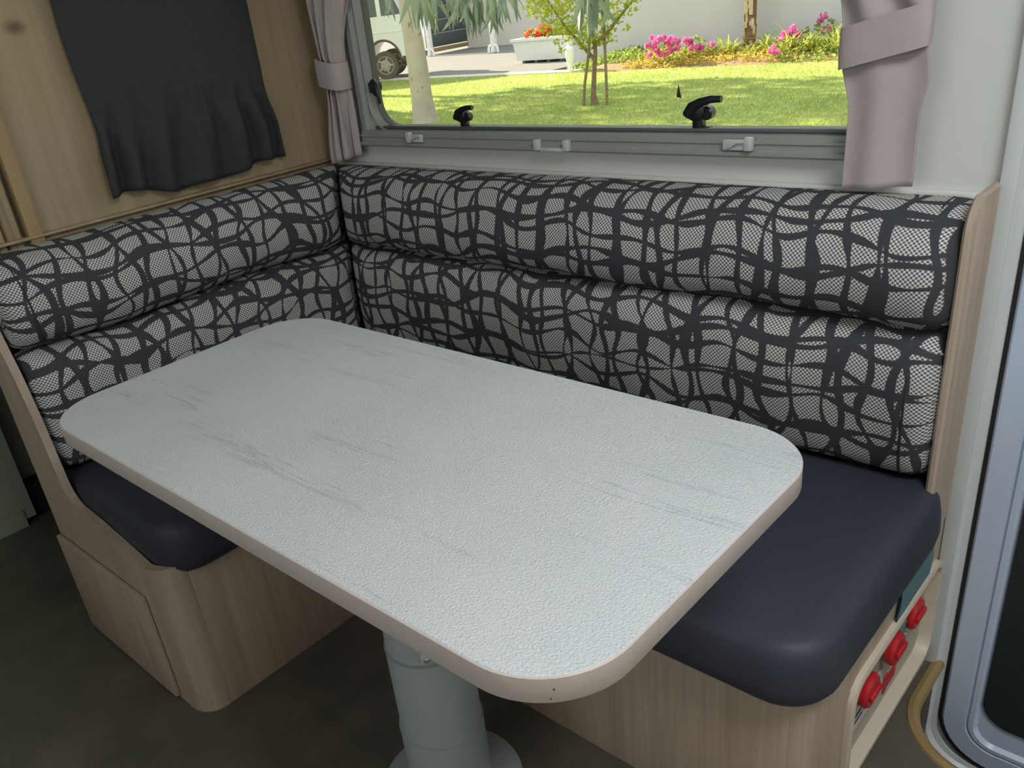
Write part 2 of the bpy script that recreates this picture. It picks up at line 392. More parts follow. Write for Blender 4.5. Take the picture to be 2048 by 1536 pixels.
# ------------------------------------------------------------------ window
def ring(x0, x1, z0, z1, r, prof, seg=8):
    """sweep profile (inset, y) around a rounded rectangle"""
    loops = []
    for ins, y in prof:
        loops.append([(p[0], y, p[1]) for p in rrect(x0+ins, x1-ins, z0+ins, z1-ins, max(r-ins, 0.002), seg)])
    m = MB(); m.layers(loops, cap=False)
    return m
def window():
    W = struct('window_1', (0.7, 0, 0.9))
    x0, x1, z0, z1 = 0.078, 1.322, 0.905, 1.58
    build('window_frame', ring(x0, x1, z0, z1, 0.012, [(0.0, 0.002), (0.0, -0.010), (0.004, -0.014), (0.020, -0.014), (0.024, -0.008), (0.030, -0.006), (0.030, 0.03)]), 'alu', W)
    build('inner_frame', ring(x0, x1, z0, z1, 0.10, [(0.028, 0.01), (0.028, -0.002), (0.033, -0.006), (0.038, -0.001), (0.0385, 0.004), (0.041, 0.007), (0.042, 0.012), (0.042, 0.03)]), 'alu', W)
    build('gasket', ring(x0, x1, z0, z1, 0.10, [(0.041, 0.014), (0.042, 0.012), (0.044, 0.013), (0.045, 0.018), (0.045, 0.03)]), 'gasket', W)
    bx('glass_pane', 'glass', (x0+0.035, x1-0.035, 0.024, 0.030, z0+0.035, z1-0.035), parent=W)
    # blind rail below the glass
    prof = [(0.0, 0.908), (-0.020, 0.908), (-0.024, 0.911), (-0.024, 0.917), (-0.019, 0.920), (-0.019, 0.928), (-0.022, 0.930), (-0.022, 0.934), (-0.017, 0.936), (-0.017, 0.942), (0.0, 0.944)]
    m = MB(); loops = [[(x, y, z) for y, z in prof] for x in (0.082, 1.318)]
    m.layers(loops); build('blind_rail', m, 'alu', W, ang=0.4)
    bx('sill_bead', 'alu_dark', (0.12, 1.28, -0.004, 0.02, 0.944, 0.951), 0.002, parent=W)
    # silver clips on the rail
    for x, kind in ((0.282, 'a'), (0.673, 'b'), (1.068, 'c')):
        m = MB(); y = -0.024
        if kind == 'b':
            m.box(x-0.044, x-0.030, y-0.008, y+0.004, 0.911, 0.932, 0.002); m.box(x+0.030, x+0.044, y-0.008, y+0.004, 0.911, 0.932, 0.002)
            m.box(x-0.030, x+0.030, y-0.004, y+0.002, 0.909, 0.916, 0.001)
        else:
            sx = 1 if kind == 'c' else -1
            m.box(x-0.026, x+0.020, y-0.004, y+0.003, 0.920, 0.937, 0.002)
            m.box(x+sx*0.022-0.007, x+sx*0.022+0.007, y-0.009, y+0.003, 0.920, 0.942, 0.002)
            m.tube([(x-0.012, y-0.006, 0.926), (x, y-0.007, 0.934), (x+0.016, y-0.006, 0.935)], 0.0035, 8)
        build('rail_clip', m, 'clip', W)
    # latches: foot, pivot, curved lever
    def latch(c, rot, sc=1.0):
        mt = Matrix.Translation(c) @ Euler((0, rot, 0)).to_matrix().to_4x4() @ Matrix.Scale(sc, 4)
        def tr(m):
            m.v = [tuple(mt @ Vector(p)) for p in m.v]; return m
        m = MB(); m.box(-0.010, 0.006, -0.012, 0.004, -0.004, 0.026, 0.002); m.box(-0.010, 0.018, -0.010, 0.004, -0.004, 0.006, 0.002)
        m.lathe((0, 0, 0.030), [(0.012, -0.022), (0.015, -0.020), (0.015, -0.004), (0.012, -0.002)], 20, 'Y')
        L = build('latch', tr(m), 'latch', W)
        m = MB(); m.tube([(-0.012, -0.018, 0.024), (-0.004, -0.020, 0.036), (0.010, -0.022, 0.043), (0.028, -0.023, 0.047), (0.044, -0.022, 0.047)], [0.010, 0.009, 0.0065, 0.0055, 0.005], 10)
        build('lever', tr(m), 'latch', L)
        m = MB(); m.lathe((0.016, 0, 0.026), [(0.008, -0.018), (0.010, -0.016), (0.010, -0.004), (0.008, -0.002)], 16, 'Y')
        build('pivot_knob', tr(m), 'latch', L)
    latch((0.408, 0.014, 0.946), 0, 0.95); latch((0.980, 0.014, 0.946), 0, 1.15); latch((0.122, 0.006, 1.040), math.radians(90), 0.85)
    m = MB(); m.v = [(0, 0, 0), (0.010, -0.002, -0.002), (0.004, 0, 0.020), (0, 0.0015, 0), (0.010, 0.001, -0.002), (0.004, 0.0015, 0.020)]
    m.f = [(0, 1, 2), (5, 4, 3), (0, 3, 4, 1), (1, 4, 5, 2), (2, 5, 3, 0)]
    m.v = [(0.925+p[0], 0.022+p[1], 1.000+p[2]) for p in m.v]
    tag(build('leaf_fragment', m, 'leafbit'), 'tiny dark leaf fragment stuck to the window pane', 'leaf')
window()

# ------------------------------------------------------------------ entry door
def entry_door():
    D = struct('door_1', (1.8, 0, -0.2))
    build('door_frame', ring(1.468, 2.16, -0.25, 1.80, 0.10, [(0.0, 0.0), (0.0, -0.012), (0.004, -0.015), (0.018, -0.015), (0.024, -0.006), (0.034, -0.004), (0.034, 0.03)], 10), 'frame_white', D)
    build('door_seal', ring(1.502, 2.126, -0.216, 1.766, 0.10, [(-0.002, 0.004), (0.0, -0.006), (0.006, -0.006), (0.007, 0.01)], 10), 'rubber', D)
    pts = rrect(1.508, 2.12, -0.21, 1.76, 0.095, 10)
    m = MB(); m.layers([[(x, y, z) for x, z in rrect(1.508+i, 2.12-i, -0.21+i, 1.76-i, 0.095-i, 10)] for i, y in ((0, 0.03), (0, -0.004), (0.004, -0.008), (0.040, -0.008), (0.043, -0.002), (0.046, -0.008), (0.054, -0.008), (0.060, 0.0))], cap=True)
    build('door_leaf', m, 'door', D)
    m = MB(); m.layers([[(x, y, z) for x, z in rrect(1.570, 2.058, -0.10, 0.80, 0.05, 8)] for y in (0.004, -0.006)])
    build('flyscreen', m, 'screen', D)
    bx('post_strip', 'frame_white', (1.463, 1.486, -0.018, 0.0, 0.0, 1.95), 0.003, parent=D)
entry_door()

# ------------------------------------------------------------------ benches
BT = 0.325                                      # top of the bench boxes
def left_bench():
    T = thing('bench_base', (0.2, -0.47, 0), 'oak bench box along the wooden partition, with hatch in its end', 'bench')
    xb, ye = 0.4465, -0.944
    bx('front_panel', 'oak', (xb-0.018, xb, ye+0.055, -0.56, 0.0, BT), 0.001, T)
    bx('top_board', 'oak', (XP+0.002, xb-0.004, ye+0.03, -0.003, BT-0.015, BT-0.001), parent=T)
    # rounded corner post
    r = 0.05; c = (xb-r, ye+r)
    arc = [(c[0]+r*math.cos(a), c[1]+r*math.sin(a)) for a in [-PI/2+k/10*PI/2 for k in range(11)]]
    ins = [(c[0]+(r-0.016)*math.cos(a), c[1]+(r-0.016)*math.sin(a)) for a in [k/10*-PI/2 for k in range(11)]]
    m = MB(); m.prism(arc+[(xb, ye+0.0549), (xb-0.016, ye+0.0549)]+ins, 0.0, BT+0.022); build('corner_post', m, 'oak', T)
    # end panel with the narrow upright beside the backrest (profile in x-z)
    P = [(XP, 0.0), (xb-r, 0.0), (xb-r, BT+0.022), (0.30, BT+0.040), (0.20, BT+0.055)]
    for k in range(7):
        a = -PI/2-k/6*PI/2*0.9; P.append((0.155+0.055*math.cos(a), BT+0.115+0.055*math.sin(a)))
    P += [(0.088, 0.56), (0.070, 0.65), (0.040, 0.74), (0.0, 0.80), (XP, 0.82)]
    o = len(P); m = MB()
    m.v = [(x, ye, z) for x, z in P]+[(x, ye+0.016, z) for x, z in P]
    m.f = [tuple(range(o)), tuple(reversed(range(o, 2*o)))]+[(i, (i+1) % o, o+(i+1) % o, o+i) for i in range(o)]
    build('end_panel', m, 'oak', T, ang=0.5)
    h = bx('hatch', 'oak', (XP+0.005, 0.352, ye-0.012, ye-0.0005, 0.012, 0.262), 0.003, T)
left_bench()

def back_bench():
    T = thing('bench_base', (0.95, -0.27, 0), 'oak bench box under the window, with switch niche in its end', 'bench')
    yb, xr = -0.545, 1.4623
    bx('front_panel', 'oak', (0.43, xr-0.03, yb, yb+0.018, 0.0, BT), 0.001, T)
    bx('top_board', 'oak', (0.43, xr-0.018, yb+0.02, -0.003, BT-0.015, BT-0.001), parent=T)
    r = 0.03; c = (xr-r, yb+r)
    arc = [(c[0]+r*math.cos(a), c[1]+r*math.sin(a)) for a in [-PI/2+k/8*PI/2 for k in range(9)]]
    m = MB(); m.prism(arc+[(xr-r, yb+r)], 0.0, BT); build('corner_post', m, 'oak', T)
    # end panel with a recessed niche
    y0, y1, z0, z1 = -0.40, -0.022, 0.035, 0.232
    m = MB(); x = xr
    g = 0.005; m.box(x-0.018, x, yb+r, y0-g, 0, BT); m.box(x-0.018, x, y1+g, -0.001, 0, BT); m.box(x-0.018, x, y0-g, y1+g, 0, z0-g); m.box(x-0.018, x, y0-g, y1+g, z1+g, BT)
    build('end_panel', m, 'oak', T, smooth=False)
    bx('niche_back', 'niche', (x-0.018, x-0.012, y0-0.004, y1+0.004, z0-0.004, z1+0.004), parent=T)
    # rounded moulding around the niche
    loops = []
    for ins, xx in ((-0.014, x-0.001), (-0.014, x+0.008), (-0.008, x+0.011), (-0.002, x+0.010), (0.0, x+0.006), (0.0, x-0.014)):
        loops.append([(xx, a, b) for a, b in rrect(y0+ins, y1-ins, z0+ins, z1-ins, 0.03-ins, 6)])
    m = MB(); m.layers(loops, cap=False); build('niche_rim', m, 'tan2', T)
    return x
M['tan2'] = plain('cream_moulding', S(206, 192, 172), 0.45, 0.03, 20)
xr = back_bench()

def switches():
    x = xr-0.012
    for y, z, lab in ((-0.325, 0.172, 'red round isolator switch nearest the cushion front corner, above the white label'),
                      (-0.215, 0.176, 'red isolator switch with tattered red tag, middle of the three'),
                      (-0.128, 0.190, 'red round isolator switch nearest the entry door')):
        T = thing('isolator_switch', (x, y, z), lab, 'switch', 'red switches in the bench niche')
        m = MB(); m.lathe((x, y, z), [(0.016, 0), (0.016, 0.005), (0.012, 0.006)], 18, 'X'); build('mount', m, 'latch', T)
        m = MB(); m.lathe((x+0.005, y, z), [(0.020, 0), (0.029, 0.002), (0.030, 0.012), (0.026, 0.017), (0.010, 0.018)], 22, 'X')
        m.box(x+0.021, x+0.028, y-0.021, y+0.021, z-0.006, z+0.006, 0.003); build('knob', m, 'red', T)
        if abs(y+0.215) < 0.01:
            m = MB(); m.box(x+0.020, x+0.022, y-0.050, y-0.010, z-0.045, z-0.020, 0.0005); m.box(x+0.020, x+0.022, y-0.062, y-0.048, z-0.050, z-0.012, 0.0005)
            build('tag', m, 'red', T)
    T = thing('warning_label', (x, -0.28, 0.12), 'white printed label stuck low in the bench niche', 'label')
    bx('sheet', 'label', (x, x+0.0012, -0.345, -0.215, 0.080, 0.128), parent=T)
    m = MB()
    for k, (a, b) in enumerate(((-0.335, -0.28), (-0.275, -0.25), (-0.245, -0.228))): m.box(x+0.0012, x+0.0016, a, b, 0.108, 0.114)
    for k, (a, b) in enumerate(((-0.335, -0.30), (-0.295, -0.262), (-0.258, -0.235))): m.box(x+0.0012, x+0.0016, a, b, 0.095, 0.100)
    build('print', m, 'ink', T)
    T = thing('rating_plate', (x, -0.172, 0.17), 'small green and white plate between two red switches', 'label')
    bx('plate', 'teal', (x, x+0.012, -0.186, -0.158, 0.160, 0.196), 0.002, T); bx('white_edge', 'label', (x+0.012, x+0.0135, -0.186, -0.158, 0.158, 0.166), parent=T)
    m = MB(); m.v = []
    m.quad_grid(lambda i, j: (xr+0.002+0.006*math.sin(j*0.9)*0.3+0.004*j/6, -0.235+i*0.03+0.004*math.sin(j+i), 0.322-j*0.017*(1+0.12*math.sin(i*1.3))), 6, 6)
    n = len(m.v); m.v += [(p[0]+0.002, p[1], p[2]) for p in m.v]; m.f += [tuple(n+i for i in reversed(f)) for f in m.f]
    tag(build('cloth_flap', m, 'teal'), 'teal cloth flap hanging out beneath the window bench cushion', 'cloth')
switches()

def wood_divider():
    prof = rrect(-0.128, -0.001, 0.0, 0.884, (0.002, 0.002, 0.02, 0.045), 8)
    loops = []
    for ins, x in ((0.004, 1.4565), (0.0, 1.4605), (0.0, 1.466), (0.004, 1.470)):
        loops.append([(x-0.004, a, b) for a, b in rrect(-0.128+ins, -0.001, BT+0.001, 0.884-ins, (0.002, 0.002, 0.012, 0.045), 8)])
    m = MB(); m.layers(loops)
    tag(build('divider_panel', m, 'oak'), 'tall thin oak panel closing the right end of the window backrest', 'panel')
wood_divider()

# ------------------------------------------------------------------ cushions
def seat_cushion(name, x0, x1, y0, y1, r, label, z0=BT, z1=0.432):
    prof = [(0.020, 0.0), (0.008, 0.004), (0.0, 0.016), (-0.003, 0.035), (-0.001, 0.066), (0.003, 0.086), (0.010, 0.098), (0.022, 0.104), (0.05, 0.107)]
    loops = [[(x, y, z0+h*(z1-z0)/0.107) for x, y in rrect(x0+i, x1-i, y0+i, y1-i, tuple(max(q-i, 0.004) for q in r), 8)] for i, h in prof]
    m = MB(); m.layers(loops); o = build(name, m, 'vinyl', ang=1.2)
    return tag(o, label, 'cushion')
seat_cushion('seat_cushion', 0.480, 1.482, -0.592, -0.045, (0.02, 0.075, 0.10, 0.02), 'dark navy vinyl seat cushion on the window bench')
seat_cushion('seat_cushion', XP+0.005, 0.472, -0.924, -0.012, (0.03, 0.075, 0.02, 0.02), 'dark navy vinyl seat cushion on the partition bench')

def catmull(P, n):
    out = []; k = len(P)
    for i in range(k-1):
        p0, p1, p2, p3 = P[max(i-1, 0)], P[i], P[i+1], P[min(i+2, k-1)]
        for j in range(n):
            t = j/n
            out.append(tuple(0.5*(2*b+(c-a)*t+(2*a-5*b+4*c-d)*t*t+(-a+3*b-3*c+d)*t**3) for a, b, c, d in zip(p0, p1, p2, p3)))
    out.append(P[-1]); return out
UPPER = [(0.004, 0.852), (0.03, 0.864), (0.07, 0.864), (0.105, 0.850), (0.135, 0.820), (0.150, 0.780), (0.150, 0.742), (0.138, 0.712), (0.115, 0.694), (0.080, 0.688), (0.004, 0.688)]
LOWER = [(0.004, 0.690), (0.07, 0.690), (0.098, 0.686), (0.124, 0.672), (0.142, 0.645), (0.148, 0.60), (0.147, 0.54), (0.142, 0.49), (0.132, 0.455), (0.112, 0.440), (0.08, 0.435), (0.004, 0.435)]
def pad(name, prof, L, place, parent, v0, seed):
    """stuffed pad: profile (depth, z) swept along s in [mitre .. L]; place(s, d, z) -> xyz"""
    P = catmull(prof, 5); n = len(P); ns = 110
    arc = [0]
    for a, b in zip(P, P[1:]): arc.append(arc[-1]+math.dist(a, b))
    zc = sum(p[1] for p in P)/n
    rr = random.Random(seed); ph = [rr.uniform(0, 6) for _ in range(6)]
    V = []; UV = []
    for i in range(ns+1):
        q = i/ns
        q = q if q < 0.9 else 0.9+0.1*math.sin((q-0.9)/0.1*PI/2)      # finer rings at the free end
        for j, (d, z) in enumerate(P):
            e = L-0.016-(L-0.016)*1.0*(1-q)
            s0 = d+0.002
            s = s0+(L-s0)*q
            end = max(0.0, (s-(L-0.045))/0.045)
            k = math.sqrt(max(0.0, 1-min(end, 1.0)**2.4))
            dd = d*(0.72+0.28*k); zz = zc+(z-zc)*(0.86+0.14*k)
            mi = math.exp(-(s-s0)/0.035)
            dd *= 1-0.10*mi; zz = zc+(zz-zc)*(1-0.05*mi)
            wob = 0.0035*math.sin(s*9+ph[0])+0.002*math.sin(s*23+ph[1]+z*9)
            if 0.03 < d: dd += wob*min(1, d/0.1); zz += 0.003*math.sin(s*13+ph[2])*(1 if z < 0.72 and z > 0.66 else 0.3)
            V.append(tuple(place(s, dd, zz))); UV.append((s, v0-arc[j]))
    m = MB(); m.v = V; N = n
    for i in range(ns):
        for j in range(n-1): m.f.append((i*N+j, (i+1)*N+j, (i+1)*N+j+1, i*N+j+1))
        m.f.append((i*N+n-1, (i+1)*N+n-1, (i+1)*N, i*N))
    m.f.append(tuple(range(n))); m.f.append(tuple(ns*N+j for j in reversed(range(n))))
    return build(name, m, 'fabric', parent, ang=1.3, uv=UV)
def backrests():
    pb = lambda s, d, z: (XP+s, -d, z)
    T = thing('backrest', (0.7, -0.07, 0.435), 'grey mesh patterned backrest beneath the window, with dark wavy lines', 'backrest')
    L = 1.452-XP
    pad('upper_bolster', UPPER, L, pb, T, 2.0, 1); pad('lower_pad', LOWER, L, pb, T, 1.0, 2)
    pl = lambda s, d, z: (XP+d, -s, z)
    T2 = thing('backrest', (XP+0.07, -0.5, 0.435), 'grey mesh patterned backrest along the wooden partition, with dark wavy lines', 'backrest')
    L2 = 0.922
    up = [(d, z+0.004) for d, z in UPPER]
    pad('upper_bolster', up, L2, pl, T2, 5.0, 3); pad('lower_pad', LOWER, L2, pl, T2, 7.3, 4)
    # corded seams at the free ends
    def cord(T, prof, s, place):
        zc = sum(p[1] for p in prof)/len(prof)
        P = [place(s, d*0.985+0.001, zc+(z-zc)*0.985) for d, z in catmull(prof[1:-1], 3)]
        build('seam_cord', MB().tube(P, 0.0022, 6), 'curtain_dark', T)
    cord(T, UPPER, L-0.040, pb); cord(T, LOWER, L-0.040, pb); cord(T2, up, L2-0.040, pl); cord(T2, LOWER, L2-0.040, pl)
backrests()

# ------------------------------------------------------------------ table
def table():
    lx, ly = 0.9446, -0.758
    T = thing('dining_table', (lx, ly, 0), 'pale stone-look laminate table with rounded corners on a grey pedestal', 'table')
    x0, x1, y0, y1 = 0.4218, 1.4476, -1.0236, -0.5199
    r = 0.095; rot = -0.0029; cx, cy = 0.9, -0.78
    def loop(ins, z):
        out = []
        for x, y in rrect(x0+ins, x1-ins, y0+ins, y1-ins, r-ins, 14):
            a, b = x-cx, y-cy; out.append((cx+a*math.cos(rot)-b*math.sin(rot), cy+a*math.sin(rot)+b*math.cos(rot), z))
        return out
    m = MB(); m.layers([loop(0.0012, 0.672), loop(0.0012, 0.6985), loop(0.0025, 0.7)]); build('tabletop', m, 'table', T, ang=0.5)
    m = MB(); m.layers([loop(0.004, 0.670), loop(0.001, 0.6705), loop(0.0, 0.672), loop(0.0, 0.698), loop(0.0012, 0.6992), loop(0.003, 0.6990), loop(0.003, 0.671)], cap=False)
    E_ = build('edge_band', m, 'edge', T)
    m = MB()                                    # dark chips on the band near the front corner
    rr = random.Random(4)
    for k in range(11):
        a = -PI/2+rr.uniform(-0.35, 0.85) if k > 3 else -PI/2+rr.uniform(0.2, 0.6)
        px, py = x1-r+math.cos(a)*(r+0.0002), y0+r+math.sin(a)*(r+0.0002); z = rr.uniform(0.674, 0.695); q = rr.uniform(0.0007, 0.0016)
        m.obox(Vector((px, py, z)), Euler((0, 0, a)).to_matrix(), (0.0008, q, q*rr.uniform(0.7, 1.4)))
    build('chips', m, 'latch', E_, kind='stuff')
    P = build('pedestal', MB().lathe((lx, ly, 0), [(0.069, 0.012), (0.069, 0.158), (0.0665, 0.162), (0.0665, 0.326), (0.0645, 0.330), (0.0645, 0.655), (0.09, 0.660), (0.09, 0.671)], 48), 'leg', T)
    build('seam_ring', MB().lathe((lx, ly, 0), [(0.0667, 0.157), (0.0698, 0.158), (0.0698, 0.1605), (0.0667, 0.1615)], 48), 'leg', P)
    build('seam_ring', MB().lathe((lx, ly, 0), [(0.0650, 0.3245), (0.0673, 0.3255), (0.0673, 0.3285), (0.0650, 0.3295)], 48), 'alu', P)
    build('base_flange', MB().lathe((lx, ly, 0), [(0.122, 0.0), (0.122, 0.008), (0.116, 0.013), (0.075, 0.016), (0.07, 0.02)], 48), 'leg', T)
    build('mounting_plate', MB().lathe((lx, ly, 0), [(0.13, 0.664), (0.13, 0.6715)], 32), 'leg', T)
    dx, dy = 0.795, -0.606; q = Vector((lx+dx*0.070, ly+dy*0.070, 0.350)); ax = Matrix(((dx, -dy, 0), (dy, dx, 0), (0, 0, 1)))
    C = build('clamp_tab', MB().obox(q, ax, (0.010, 0.030, 0.016), 0.002), 'clip', T)
    m = MB(); m.lathe((0, 0, 0), [(0.005, 0), (0.005, 0.003), (0.003, 0.0045)], 12, 'X'); mt = Matrix.Translation(q+Vector((dx, dy, 0))*0.005+Vector((-dy, dx, 0))*-0.006) @ ax.to_4x4()
    m.v = [tuple(mt @ Vector(p)) for p in m.v]; build('screw', m, 'steel', C)
table()

# ------------------------------------------------------------------ curtains
def cloth(name, fn, nu, nv, mat, parent=None, thick=0.003):
    m = MB(); m.quad_grid(fn, nu, nv); o = build(name, m, mat, parent, ang=3.0)
    md = o.modifiers.new('thickness', 'SOLIDIFY'); md.thickness = thick; md.offset = 0
    return o
def sstep(a, b, x):
    t = min(1, max(0, (x-a)/(b-a))); return t*t*(3-2*t)
def curtains():
    # black gathered curtain on the partition
    T = thing('black_curtain', (XP+0.02, -0.4, 0.905), 'black curtain with gathered hem hanging on the wooden partition', 'curtain')
    def f(i, j):
        u, v = i/140, j/60
        zt = 1.55; zb = 0.908+0.006*math.sin(u*7+0.6)+0.004*math.sin(u*17)+0.010*(u-0.5)**2-0.012*math.exp(-((u-0.38)/0.12)**2)
        z = zt+(zb-zt)*v
        y = -0.612+0.42*u+0.006*math.sin(z*14)*(1-u)+(u-0.5)*0.02*sstep(1.06, 0.98, z)
        g = sstep(1.10, 0.97, z)
        pl = 0.014*math.sin(u*38+2.2*math.sin(u*6)+(1.1-z)*4)+0.006*math.sin(u*57+2*math.sin(u*9))*math.exp(-((z-1.04)/0.05)**2)
        puck = 0.003*math.sin(u*95+3*math.sin(u*11))*math.exp(-((z-1.075)/0.02)**2)
        x = XP+0.016+0.006*math.sin(u*PI)+g*pl+puck+0.006*g
        return (x, y, z)
    cloth('fabric_drop', f, 141, 61, 'curtain_dark', T)
    m = MB(); m.tube([(XP+0.016, -0.63, 1.55), (XP+0.016, -0.17, 1.55)], 0.006, 10); build('curtain_wire', m, 'steel', T)
    # tied curtain in the corner
    T = thing('window_curtain', (0.04, -0.04, 0.87), 'mauve grey tied curtain in the corner beside the window latch', 'curtain')
    def wid(z):      # left, right edge
        if z > 1.105:
            k = sstep(1.105, 1.40, z); return (0.020-0.02*k, 0.082+0.10*k)
        if z > 1.04: return (0.022, 0.082)
        k = sstep(1.04, 0.885, z); return (0.022-0.030*k, 0.082+0.002*k)
    def fold(u, z, T0, amp, n):
        return amp*math.sin(u*n*2*PI+T0+0.6*math.sin(z*9))
    def f2(i, j):
        u, v = i/120, j/70; z = 1.56+(0.868+0.020*u-1.56)*v
        a, b = wid(z); am = 0.017+0.010*sstep(1.08, 1.3, z)
        x = a+(b-a)*u+0.004*math.sin(u*44+z*5)
        y = -0.040-0.012*math.sin(u*PI)+fold(u, z, 0.4, am, 3.4)*(0.75 if 1.04 < z < 1.105 else 1)
        return (x, min(y, -0.018), z)
    cloth('fabric_drop', f2, 121, 71, 'curtain', T)
    def band(T, cx, cy, rx, ry, zl, zr, h, tilt=0.0):
        m = MB(); n = 40; loops = []
        for k, (o, dz) in enumerate(((0, -h/2), (0.002, -h/2), (0.003, 0), (0.002, h/2), (0, h/2), (-0.002, h/2), (-0.002, -h/2))):
            L = []
            for q in range(n):
                a = 2*PI*q/n; ca, sa = math.cos(a), math.sin(a)
                x = cx+(rx+o)*math.copysign(abs(ca)**0.6, ca); y = cy+(ry+o)*math.copysign(abs(sa)**0.6, sa)
                zz = zl+(zr-zl)*((x-cx)/(2*rx)+0.5)+dz
                L.append((x, y, zz))
            loops.append(L)
        m.layers(loops+[loops[0]], cap=False); build('tie_band', m, 'curtain', T)
    band(T, 0.052, -0.048, 0.036, 0.028, 1.084, 1.070, 0.058)
    # wide curtain at the right of the window
    T = thing('window_curtain', (1.30, -0.05, 0.87), 'wide mauve grey curtain with slanted tie band at the right of the window', 'curtain')
    def f3(i, j):
        u, v = i/120, j/70; z = 1.56+(0.872+0.008*u-1.56)*v
        if z > 1.07: k = sstep(1.07, 1.40, z); a, b = 1.240-0.085*k, 1.360+0.01*k
        else: k = sstep(1.07, 0.98, z); a, b = 1.240+0.018*k, 1.360+0.006*math.sin(k*PI)-0.002*k
        g = sstep(1.05, 1.25, z)
        x = a+(b-a)*u; y = -0.052-0.006*math.sin(u*PI)+(0.004+0.014*g)*math.sin(u*(9+7*g)+0.8+1.5*g)+0.004*math.sin(u*3+z*6)
        return (x, min(y, -0.022), z)
    cloth('fabric_drop', f3, 121, 71, 'curtain', T)
    band(T, 1.301, -0.052, 0.0585, 0.017, 1.072, 1.098, 0.056)
curtains()

# ================================================================== outside
M['lawn'] = None
def lawn_mat(name, blades):
    k = NT(name); v = k.coord()
    n = k.noise(v, 0.7, 3); n2 = k.noise(v, 9, 3)
    f = k.math('ADD', k.math('MULTIPLY', n, 0.6), k.math('MULTIPLY', n2, 0.4))
    k.base(k.ramp(f, [(0.32, S(134, 152, 84)), (0.5, S(156, 169, 96)), (0.68, S(178, 184, 110))])); k.set(0.75, spec=0.15)
    if blades:
        k.p.inputs['Transmission Weight'].default_value = 0.0
        tr = k.add('ShaderNodeBsdfTranslucent'); tr.inputs[0].default_value = (*S(184, 196, 84), 1)
        mx = k.add('ShaderNodeMixShader'); mx.inputs[0].default_value = 0.4
        k.link(k.p.outputs[0], mx.inputs[1]); k.link(tr.outputs[0], mx.inputs[2]); k.link(mx.outputs[0], k.out.inputs[0])
    return k.m
M['lawn'] = lawn_mat('lawn_ground', False); M['blade'] = lawn_mat('grass_blades', True)
def leaf_mat(name, a, b, tcol, t=0.4, rough=0.55):
    k = NT(name); oi = k.add('ShaderNodeObjectInfo'); n = k.noise(k.coord(), 6, 2)
    k.base(k.ramp(n, [(0.35, a), (0.65, b)])); k.set(rough, spec=0.3)
    tr = k.add('ShaderNodeBsdfTranslucent'); tr.inputs[0].default_value = (*tcol, 1)
    mx = k.add('ShaderNodeMixShader'); mx.inputs[0].default_value = t
    k.link(k.p.outputs[0], mx.inputs[1]); k.link(tr.outputs[0], mx.inputs[2]); k.link(mx.outputs[0], k.out.inputs[0])
    return k.m
M['gumleaf'] = leaf_mat('gum_leaf', S(96, 108, 96), S(126, 136, 122), S(112, 128, 98), 0.12)
M['treeleaf'] = leaf_mat('tree_leaf', S(122, 140, 44), S(176, 180, 66), S(206, 210, 60), 0.5)
M['shrub'] = leaf_mat('shrub_leaf', S(96, 128, 70), S(140, 160, 84), S(170, 190, 80), 0.35)
M['strap'] = leaf_mat('strap_leaf', S(150, 170, 80), S(196, 204, 112), S(210, 216, 110), 0.4)
M['cover'] = leaf_mat('ground_cover', S(150, 136, 56), S(196, 176, 84), S(214, 190, 80), 0.4)
M['pink'] = leaf_mat('pink_petal', S(220, 96, 170), S(244, 164, 212), S(244, 130, 200), 0.4)
M['redf'] = leaf_mat('red_petal', S(226, 78, 50), S(246, 120, 84), S(250, 110, 70), 0.4)
M['bark'] = plain('gum_bark', S(176, 164, 148), 0.7, 0.12, 4, bump=0.2, bscale=30)
M['bark_scar'] = plain('bark_scar', S(142, 120, 96), 0.8, 0.2, 20)
M['bark2'] = plain('brown_bark', S(128, 108, 80), 0.8, 0.2, 15)
M['stake'] = plain('weathered_stake', S(134, 118, 88), 0.8, 0.15, 15)
M['chipbark'] = plain('peeling_bark', S(120, 92, 68), 0.8, 0.3, 9)
M['plate'] = plain('bark_plate', S(202, 178, 148), 0.8, 0.25, 9)
M['mulch'] = plain('bed_mulch', S(152, 122, 84), 0.9, 0.3, 14, bump=0.5, bscale=30)
M['house'] = plain('house_render', S(204, 202, 204), 0.8, 0.02, 1)
M['house2'] = plain('house_render_warm', S(216, 210, 202), 0.8, 0.02, 1)
M['drive'] = plain('driveway', S(122, 118, 114), 0.8, 0.06, 1.5)
M['kerb'] = plain('kerb', S(216, 208, 186), 0.8, 0.05, 3)
M['gate'] = plain('dark_gate', S(74, 82, 82), 0.5, 0.08, 4)
M['beam'] = plain('tan_beam', S(150, 130, 94), 0.7, 0.08, 4)
M['whitep'] = plain('white_paint', S(236, 236, 232), 0.5, 0.02, 4)
M['carpaint'] = plain('white_car_paint', S(238, 236, 228), 0.25, 0.01, 3)
M['tyre'] = plain('tyre', S(96, 86, 74), 0.8, 0.1, 30)
M['hub'] = plain('wheel_rim', S(176, 166, 150), 0.4, 0.05, 10)
M['carglass'] = plain('car_glass', S(90, 94, 90), 0.1, 0.03, 5)

